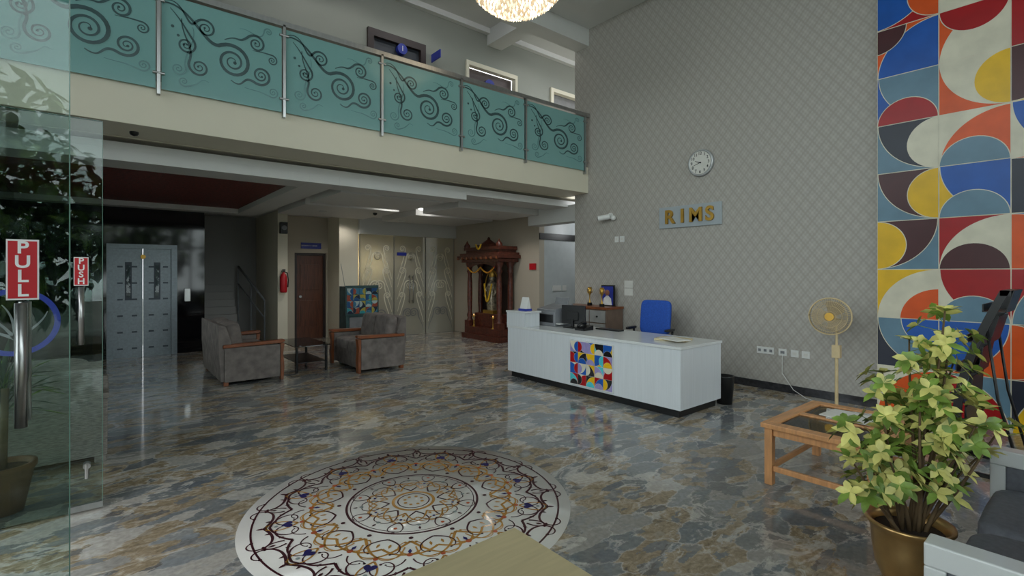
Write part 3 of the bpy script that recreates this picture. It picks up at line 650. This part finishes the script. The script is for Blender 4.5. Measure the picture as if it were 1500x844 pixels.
# ---------------------------------------------------------------- sofas
def sofa(name,T,L,fab,arm=WOODARM,n=2,D=.80):
    b=B(name); b.T=T; RY=lambda a:Matrix.Rotation(a,4,'Y')
    b.box(.05,.02,.05,D-.06,L-.02,.30,fab)
    for y in (0,L-.09): 
        b.box(.04,y,.05,D-.05,y+.09,.52,fab)
        yy=y+.045
        b.prism([(.02,yy-.055,.52),(D-.02,yy-.055,.535),(D+.02,yy-.055,.56),(D+.0,yy-.055,.585),(.5,yy-.055,.575),(.02,yy-.055,.565)],(0,.11,0),arm)
        pr=[(D-.045,0),(D-.005,0),(D+.005,.2),(D-.01,.38),(D+.01,.53),(D-.05,.53)]
        b.prism([(px,yy-.05,pz) for px,pz in pr],(0,.10,0),arm)
        b.box(.03,yy-.04,0,.09,yy+.04,.06,arm)
    w=(L-.18)/n
    for i in range(n):
        yc=.09+w*(i+.5)
        b.cush((.44,yc,.37),(.62,w-.01,.19),Matrix(),fab,.28)
        b.cush((.19,yc,.62),(.20,w-.01,.46),RY(-.16),fab,.35)
    b.prism([(.0,.03,.06),(.13,.03,.06),(.13,.03,.6),(.06,.03,.82),(-.03,.03,.84),(-.03,.03,.5)],(0,L-.06,0),fab)
    return b.build(.008)
Rz=lambda a:Matrix.Rotation(a,4,'Z')
sofa('sofa',Matrix.Translation((1.24,7.70,0)),1.55,FAB,n=2)
sofa('sofa',Matrix.Translation((3.82,8.62,0))@Rz(PI),1.25,FAB,n=2)
sofa('sofa',Matrix.Translation((.03,5.25,0))@Rz(PI/2),1.05,FAB2,arm=FAB2,n=1)
b=B('glass_coffee_table'); 
b.box(2.28,8.0,.40,2.82,9.1,.412,glassmat('smoked_glass',(.25,.28,.28,1),.05)); b.box(2.33,8.05,.14,2.77,9.05,.15,BLACK)
for x in (2.31,2.76):
    for y in (8.03,9.04): b.cyl((x,y,0),(x,y,.40),.02,.02,BLACK)
b.build()
b=B('white_framed_sofa')
for x in (2.19,3.63):
    b.box(x,-.5,0,x+.10,.42,.04,WTOP); b.box(x,-.5,.54,x+.10,.42,.62,WTOP); b.box(x,.36,.04,x+.10,.42,.54,WTOP); b.box(x,-.5,.04,x+.10,-.44,.54,WTOP); b.box(x+.012,-.44,.04,x+.088,.36,.54,FAB3)
b.box(2.29,-.48,.06,3.63,.36,.28,FAB3)
for i in range(2): b.cush((2.29+.335+i*.67,.06,.36),(.66,.68,.18),Matrix(),FAB3,.28); b.cush((2.29+.335+i*.67,-.34,.62),(.66,.2,.5),Matrix.Rotation(.15,4,'X'),FAB3,.35)
b.box(2.29,-.56,.06,3.63,-.44,.85,FAB3); b.build(.006)
# ---------------------------------------------------------------- brochure rack
b=B('brochure_rack')
def pf(t): return (.80-.26*t**1.3+.08*math.sin(t*PI), .02+t*1.40)
prof=[pf(i/16) for i in range(17)]
for x in (5.14,5.68):
    pr=[(x,y,z) for y,z in prof]+[(x,y-.055,z) for y,z in reversed(prof)]
    b.prism(pr,(.02,0,0),BLACK); b.box(x,.38,0,x+.02,.92,.03,BLACK); b.tube([(x+.01,.42,.03),(x+.01,.55,.6),(x+.01,pf(.8)[0]-.04,pf(.8)[1])],.01,BLACK)
for k in range(5):
    t=.20+.17*k; y,z=pf(t)
    b.box(5.16,y-.10,z,5.68,y+.03,z+.008,BLACK); b.box(5.16,y+.022,z,5.68,y+.03,z+.06,BLACK)
    y2,z2=pf(min(1,t+.15)); b.prism([(5.16,y-.10,z),(5.16,y-.094,z),(5.16,y2-.07,z2),(5.16,y2-.076,z2)],(.52,0,0),BLACK)
    if k in (2,):
        for xx in (5.20,5.44): b.rbox((xx+.1,y-.03,z+.07),(.2,.02,.12),Matrix.Rotation(.35,4,'X'),PAPERM)
y,z=pf(1); b.box(5.14,y-.06,z-.04,5.70,y,z,BLACK)
b.build()
# ---------------------------------------------------------------- potted plants
b=B('potted_schefflera'); px,py=3.14,.66
b.lathe([(r*.93,z*.84) for r,z in [(.0,0),(.12,0),(.125,.015),(.15,.08),(.165,.2),(.17,.29),(.185,.33),(.2,.345),(.2,.36),(.185,.36),(.165,.33),(.155,.29)]],(px,py,0),BRASS,40)
b.cyl((px,py,.20),(px,py,.255),.145,.145,SOIL,32)
rd=random.Random(5)
def cluster(c,ax,n,L):
    ax=Vector(ax).normalized(); u=ax.orthogonal().normalized(); w=ax.cross(u)
    for i in range(n):
        t=2*PI*i/n+rd.random()*.4; d=u*math.cos(t)+w*math.sin(t)+ax*rd.uniform(.1,.6)
        m=LEAFY if rd.random()<.55 else LEAFG
        b.leaf(c,d,ax,L*rd.uniform(.8,1.25),L*.52,m)
SR=(.77,-.64); SF=(-.64,-.77)
stems=[(.13,.02,1.14),(.19,.0,1.02),(.06,-.05,.98),(.10,.05,.84),(-.30,.05,.42),(-.22,-.08,.55),(-.29,.10,.30),(.28,.05,.66),(.02,.06,.70),(-.10,.0,.62),(.30,-.08,.50),(-.04,-.12,.80),(.18,.10,.60),(-.16,.08,.46),(.38,.04,.56),(.23,-.02,.86),(.34,.0,.42)]
for i,(a_,c_,h) in enumerate(stems):
    dx=a_*SR[0]+c_*SF[0]; dy=a_*SR[1]+c_*SF[1]
    p0=Vector((px+dx*.15,py+dy*.15,.22)); pts=[]
    for k in range(9):
        t=k/8; pts.append(p0+Vector((dx*(t**1.2)+.02*math.sin(5*t+i),dy*(t**1.2)+.02*math.cos(4*t+i),h*t)))
    b.tube(pts,[.011-.007*k/8 for k in range(9)],BARK,6)
    nn=int(6+h*10)
    for j in range(nn):
        t=.40+.60*(j+.5)/nn
        k=min(7,int(t*8)); q=pts[k].lerp(pts[k+1],t*8-k)
        a=rd.random()*2*PI; d=Vector((math.cos(a),math.sin(a),rd.uniform(.0,.6))); Lp=rd.uniform(.05,.12)
        e=q+d*Lp
        if e.y<.48 and e.z<.68: continue
        if e.z<.40 and math.hypot(e.x-px,e.y-py)<.2: continue
        b.tube([q,e],.002,LEAFG,4); cluster(e,d+Vector((0,0,.5)),rd.randint(5,7),.068)
    cluster(pts[-1],(0,0,1),7,.075)
b.build()
b=B('potted_yucca'); px,py=-.5,4.58
b.lathe([(.0,0),(.10,0),(.15,.26),(.165,.28),(.165,.31),(.14,.31),(.13,.27)],(px,py,0),TERRA,32); b.cyl((px,py,.25),(px,py,.28),.13,.13,SOIL); b.tube([(px,py,.25),(px+.01,py,.8)],.02,BARK)
for i in range(60):
    a=rd.random()*2*PI; el=rd.uniform(-.1,1.4); z=rd.uniform(.6,.85)
    b.leaf((px,py,z),(math.cos(a)*math.cos(el),abs(math.sin(a))*math.cos(el)*.6,math.sin(el)),(0,0,1),rd.uniform(.22,.38),.028,LEAFD if rd.random()<.7 else LEAFG)
b.build()
# ---------------------------------------------------------------- glass door leaves
GEDGE=pbr('glass_edge_green',S(96,130,118),.15)
def dleaf(y,xr,word,name):
    b=B(name); b.box(XL+.06,y-.006,.012,xr-.003,y+.006,2.55,GLASS); b.box(xr-.003,y-.006,.012,xr,y+.006,2.55,GEDGE); b.box(XL+.06,y-.006,2.548,xr,y+.006,2.552,GEDGE)
    b.box(xr-.17,y-.014,.012,xr-.0,y+.014,.05,STEEL); b.box(XL+.06,y-.014,.012,XL+.22,y+.014,.06,STEEL); b.box(XL+.06,y-.014,2.50,XL+.22,y+.014,2.55,STEEL)
    b.cyl((xr-.08,y-.02,.22),(xr-.08,y-.02,.31),.012,.012,STEEL); b.cyl((xr-.08,y-.03,.30),(xr-.08,y+.03,.30),.02,.02,STEEL)
    hx=xr-.108
    for s in (-1,1):
        b.tube([(hx,y+s*.05,1.09),(hx,y+s*.05,1.46)],.015,STEEL,16)
        for z in (1.13,1.41): b.cyl((hx,y,z),(hx,y+s*.05,z),.009,.009,STEEL)
    b.box(hx-.036,y-.009,1.468,hx+.036,y-.007,1.652,WTXT); b.box(hx-.032,y-.0105,1.473,hx+.032,y-.009,1.647,REDS)
    o=b.build()
    for i,ch in enumerate(word): t=text('letter_%d'%i,ch,.052,(hx,y-.0112,1.626-.0435*i),RX,WTXT,o,.0005); t.data.offset=.0012
    return o
dleaf(2.12,-.08,'PULL','glass_door_leaf'); dleaf(4.25,.0,'PUSH','glass_door_leaf')
b=B('round_emblem_decal')
pts=[(-.41+.19*math.cos(2*PI*i/48),1.25+.19*math.sin(2*PI*i/48)) for i in range(49)]
b.ribbon(pts,[.03]*49,lambda u,v:(u,4.240,v),BLUES)
for k in range(5):
    p,w=curl(-.41,1.15,.6+k*.5,.22,1,6,.02,.005); b.ribbon(p,w,lambda u,v:(u,4.240,v),GREYP)
b.build()
# ---------------------------------------------------------------- shrine
b=B('wooden_shrine')
xa,xb,ya,yb=6.70,7.28,8.60,10.05
b.box(xa,ya,0,xb,yb,.12,SHRINEW); b.box(xa+.05,ya+.06,.12,xb,yb-.06,.28,SHRINEW); b.box(xa+.22,ya+.25,.28,xb,yb-.25,.6,SHRINEW)
for x in (xa+.14,xb-.12):
    for y in (ya+.15,yb-.15):
        b.box(x-.09,y-.09,.28,x+.09,y+.09,.42,SHRINEW)
        b.lathe([(.08,0),(.055,.05),(.075,.12),(.05,.2),(.065,.5),(.06,.9),(.045,1.1),(.075,1.17),(.05,1.22),(.1,1.34),(.1,1.38)],(x,y,.42),SHRINEW,16)
b.box(xb-.06,ya+.15,.28,xb-.02,yb-.15,1.8,DKFRAME)
for z0,ov in ((1.80,.0),(1.88,.08),(1.94,.03),(2.02,-.08),(2.08,-.04)): b.box(xa-ov,ya-ov,z0,xb,yb+ov,z0+.075,SHRINEW)
for i in range(9):
    y=ya-.05+i*(yb-ya+.06)/8; b.box(xa-.10,y,1.86,xa-.04,y+.05,1.92,WOODARM)
ar=[(ya+.22,1.8)]+[(ya+.22+(yb-ya-.44)*(.5-.5*math.cos(PI*i/12)),1.62+.14*math.sin(PI*i/12)) for i in range(13)]+[(yb-.22,1.8)]
b.prism([(xa+.08,y,z) for y,z in ar],(.04,0,0),SHRINEW)
ym=(ya+yb)/2
b.box(xa+.1,ym-.28,2.15,xb-.1,ym+.28,2.21,SHRINEW); b.lathe([(.16,0),(.18,.03),(.12,.08),(.04,.13),(.03,.17),(.0,.2)],(xa+.28,ym,2.20),SHRINEW,16)
for y in (ya+.1,yb-.1): b.lathe([(.07,0),(.08,.05),(.03,.12),(0,.18)],(xa+.1,y,2.15),SHRINEW,12)
b.build(.004)
b=B('deity_idol'); ix,iy=7.08,ym
b.box(ix-.13,iy-.2,.601,ix+.13,iy+.2,.68,GOLD); b.lathe([(.12,0),(.13,.1),(.12,.35),(.11,.5),(.12,.6),(.06,.66),(.05,.7)],(ix,iy,.68),IDOL,20)
b.sph((ix,iy,1.42),(.13,.13,.16),IDOL); b.lathe([(.075,0),(.08,.05),(.05,.15),(.0,.24)],(ix,iy,1.46),GOLD,16)
for s in (-1,1): b.tube([(ix,iy+s*.12,1.26),(ix-.04,iy+s*.2,1.1),(ix-.1,iy+s*.16,1.0)],[.04,.035,.025],IDOL)
pts=[(ix-.12-.03*math.sin(PI*i/16),iy-.14+.28*i/16,1.3-.42*math.sin(PI*i/16)) for i in range(17)]; b.tube(pts,.02,GOLDL)
lam=[(ix,iy+.3*math.cos(PI*i/20),1.0+.62*math.sin(PI*i/20)) for i in range(21)]; b.tube(lam,.015,GOLD); b.build()
b=B('flower_garland')
for i in range(70):
    t=i/69; y=ya+.2+(yb-ya-.4)*t; z=1.68-.12*abs(math.sin(2*PI*t)); b.sph((xa+.04,y,z),(.035,.035,.035),GOLDL if i%3 else REDS,8,6)
for i in range(16): b.sph((xa-.02,ym-.1+.013*i,2.2-.1*math.sin(PI*i/15)),(.04,.04,.04),GOLDL,8,6)
b.build()
b=B('oil_lamp')
for y in (ya+.35,yb-.35): b.lathe([(.05,0),(.012,.03),(.012,.22),(.06,.26),(.0,.25)],(xa+.12,y,.281),GOLD,16); b.sph((xa+.12,y,.56),(.02,.02,.04),emit('flame%.1f'%y,(1,.5,.15,1),2))
b.build()
ob=simple('red_wall_sign',7.27,8.02,1.62,7.3,8.22,1.76,REDS)
b=B('switch_board'); b.box(7.7,7.91,1.15,7.95,7.93,1.27,WPL); b.box(8.0,7.91,1.15,8.12,7.93,1.27,WPL); b.build()
# ---------------------------------------------------------------- water dispenser cabinet w mosaic
b=B('mosaic_cabinet'); b.box(4.13,10.75,.10,4.86,11.15,1.25,TEALD); b.box(4.11,10.73,.60,4.88,10.75,1.27,TEALD)
for x in (4.15,4.78): b.box(x,10.77,0,x+.06,10.83,.1,BLACK); b.box(x,11.05,0,x+.06,11.11,.1,BLACK)
MUR3={k:pbr('cabinet_'+k,S(*c),.3) for k,c in dict(R=(150,70,50),Y=(170,160,70),T=(50,150,160),K=(20,36,60),C=(170,190,190),B=(30,80,130),P=(60,120,150)).items()}
mural(b,lambda u,v,l:(4.14+u,10.7296-.0004*l,.64+v),5,4,.143,spec2,MUR3,.02)
b.box(4.2,10.72,.2,4.8,10.75,.56,GREYP); b.tube([(4.16,10.9,1.25),(4.08,10.92,1.75)],.006,STEEL); b.build()
b=B('dome_camera'); b.lathe([(.04,0),(.04,-.02),(.03,-.04),(.0,-.05)],(4.2,9.4,2.75),BLACK,16); b.build()
b=B('dome_camera'); b.lathe([(.04,0),(.04,-.02),(.03,-.035),(.0,-.045)],(.25,6.45,3.01),BLACK,16); b.build()
# ---------------------------------------------------------------- chandelier
b=B('crystal_chandelier'); cx,cy,cz=3.87,4.6,4.70
CRY=[pbr('lit_crystal_bright',S(255,240,205),.1,emis=(1,.9,.7,1),es=1.9),pbr('lit_crystal_mid',S(240,225,190),.1,emis=(1,.86,.64,1),es=.8),pbr('lit_crystal_dim',S(200,180,150),.08,emis=(1,.8,.55,1),es=.3)]
GLW=emit('chandelier_core',(1,.80,.54,1),.75)
b.cyl((cx,cy,5.0),(cx,cy,5.06),.55,.55,GOLD,48); b.cyl((cx,cy,5.06),(cx,cy,5.92),.02,.02,GOLD); b.cyl((cx,cy,5.92),(cx,cy,6.0),.12,.12,GOLD)
b.lathe([(.0,cz+.06),(.25,cz+.08),(.42,cz+.15),(.48,5.0)],(cx,cy,0),GLW,32)
rr=0.03
while rr<.56:
    n=max(1,int(2*PI*rr/.046)); z=cz+.28*(rr/.56)**2.4
    for i in range(n):
        t=2*PI*i/n+rr*40; x=cx+rr*math.cos(t); y=cy+rr*math.sin(t); s_=.017; h=.03
        zz=z+random.uniform(0,.02)
        b.add([(x+s_,y,zz),(x,y+s_,zz),(x-s_,y,zz),(x,y-s_,zz),(x,y,zz+h),(x,y,zz-h)],[(0,1,4),(1,2,4),(2,3,4),(3,0,4),(1,0,5),(2,1,5),(3,2,5),(0,3,5)],random.choice(CRY))
    rr+=.036
b.build()
# ---------------------------------------------------------------- trees outside
def tree(x,y,h,r,seed):
    rd=random.Random(seed); b=B('tree'); b.tube([(x,y,-.12),(x+.1,y,h*.4),(x,y+.1,h*.8)],[.16,.12,.06],BARK)
    for i in range(1500):
        a=rd.random()*2*PI; q=rd.uniform(-1,1); rr=r*rd.random()**.4; s=math.sqrt(1-q*q)
        p=(x+rr*s*math.cos(a),y+rr*s*math.sin(a),h*.62+rr*q*1.1)
        b.leaf(p,(rd.uniform(-1,1),rd.uniform(-1,1),rd.uniform(-1,.4)),(0,0,1),rd.uniform(.25,.5),.2,LEAFG if rd.random()<.4 else LEAFD)
    b.build()
for i,(x,y,h,r) in enumerate([(-1.5,-7,4.5,1.9),(1.8,-8.5,5,2.0),(5.5,-7.5,4,1.7),(-4.2,3,4.2,1.6),(-3.6,8.5,3.6,1.5),(-4.5,-2.5,4.6,1.7)]): tree(x,y,h,r,i)
# ---------------------------------------------------------------- lights
def area(name,loc,rot,sx,sy,e,col,portal=False):
    l=bpy.data.lights.new(name,'AREA'); l.shape='RECTANGLE'; l.size=sx; l.size_y=sy; l.energy=e; l.color=col
    o=bpy.data.objects.new(name,l); o.location=loc; o.rotation_euler=rot; bpy.context.scene.collection.objects.link(o)
    if portal:
        try: l.cycles.is_portal=True
        except Exception: bpy.data.objects.remove(o)
    return o
area('daylight_portal_front',(2.9,YF-.1,3),(PI/2,0,0),7.9,6,1,(1,1,1),True)
area('daylight_portal_left',(XL-.1,1.8,3),(PI/2,0,-PI/2),8.6,6,1,(1,1,1),True)
def point(name,loc,e,col,r=.1):
    l=bpy.data.lights.new(name,'POINT'); l.energy=e; l.color=col; l.shadow_soft_size=r
    o=bpy.data.objects.new(name,l); o.location=loc; bpy.context.scene.collection.objects.link(o)
point('inner_room_lamp',(4.95,11.75,1.75),60,(1,.82,.5),.08)
point('corridor_lamp',(8.6,7.2,2.6),12,(.95,.98,1),.2)
w=bpy.data.worlds.new('sky'); bpy.context.scene.world=w; w.use_nodes=True; bg=w.node_tree.nodes['Background']
bg.inputs[0].default_value=(.91,.95,.98,1); bg.inputs[1].default_value=3.9
# ---------------------------------------------------------------- camera
cam=bpy.data.cameras.new('camera'); cam.lens=17.45; cam.sensor_width=36; cam.shift_y=-22/1500; cam.clip_start=.05
co=bpy.data.objects.new('camera',cam); co.location=(0,0,1.55); co.rotation_euler=(PI/2,0,-math.radians(39.5)); bpy.context.scene.collection.objects.link(co)
sc=bpy.context.scene; sc.camera=co
sc.view_settings.view_transform='Standard'; sc.view_settings.look='None'; sc.view_settings.exposure=0.05
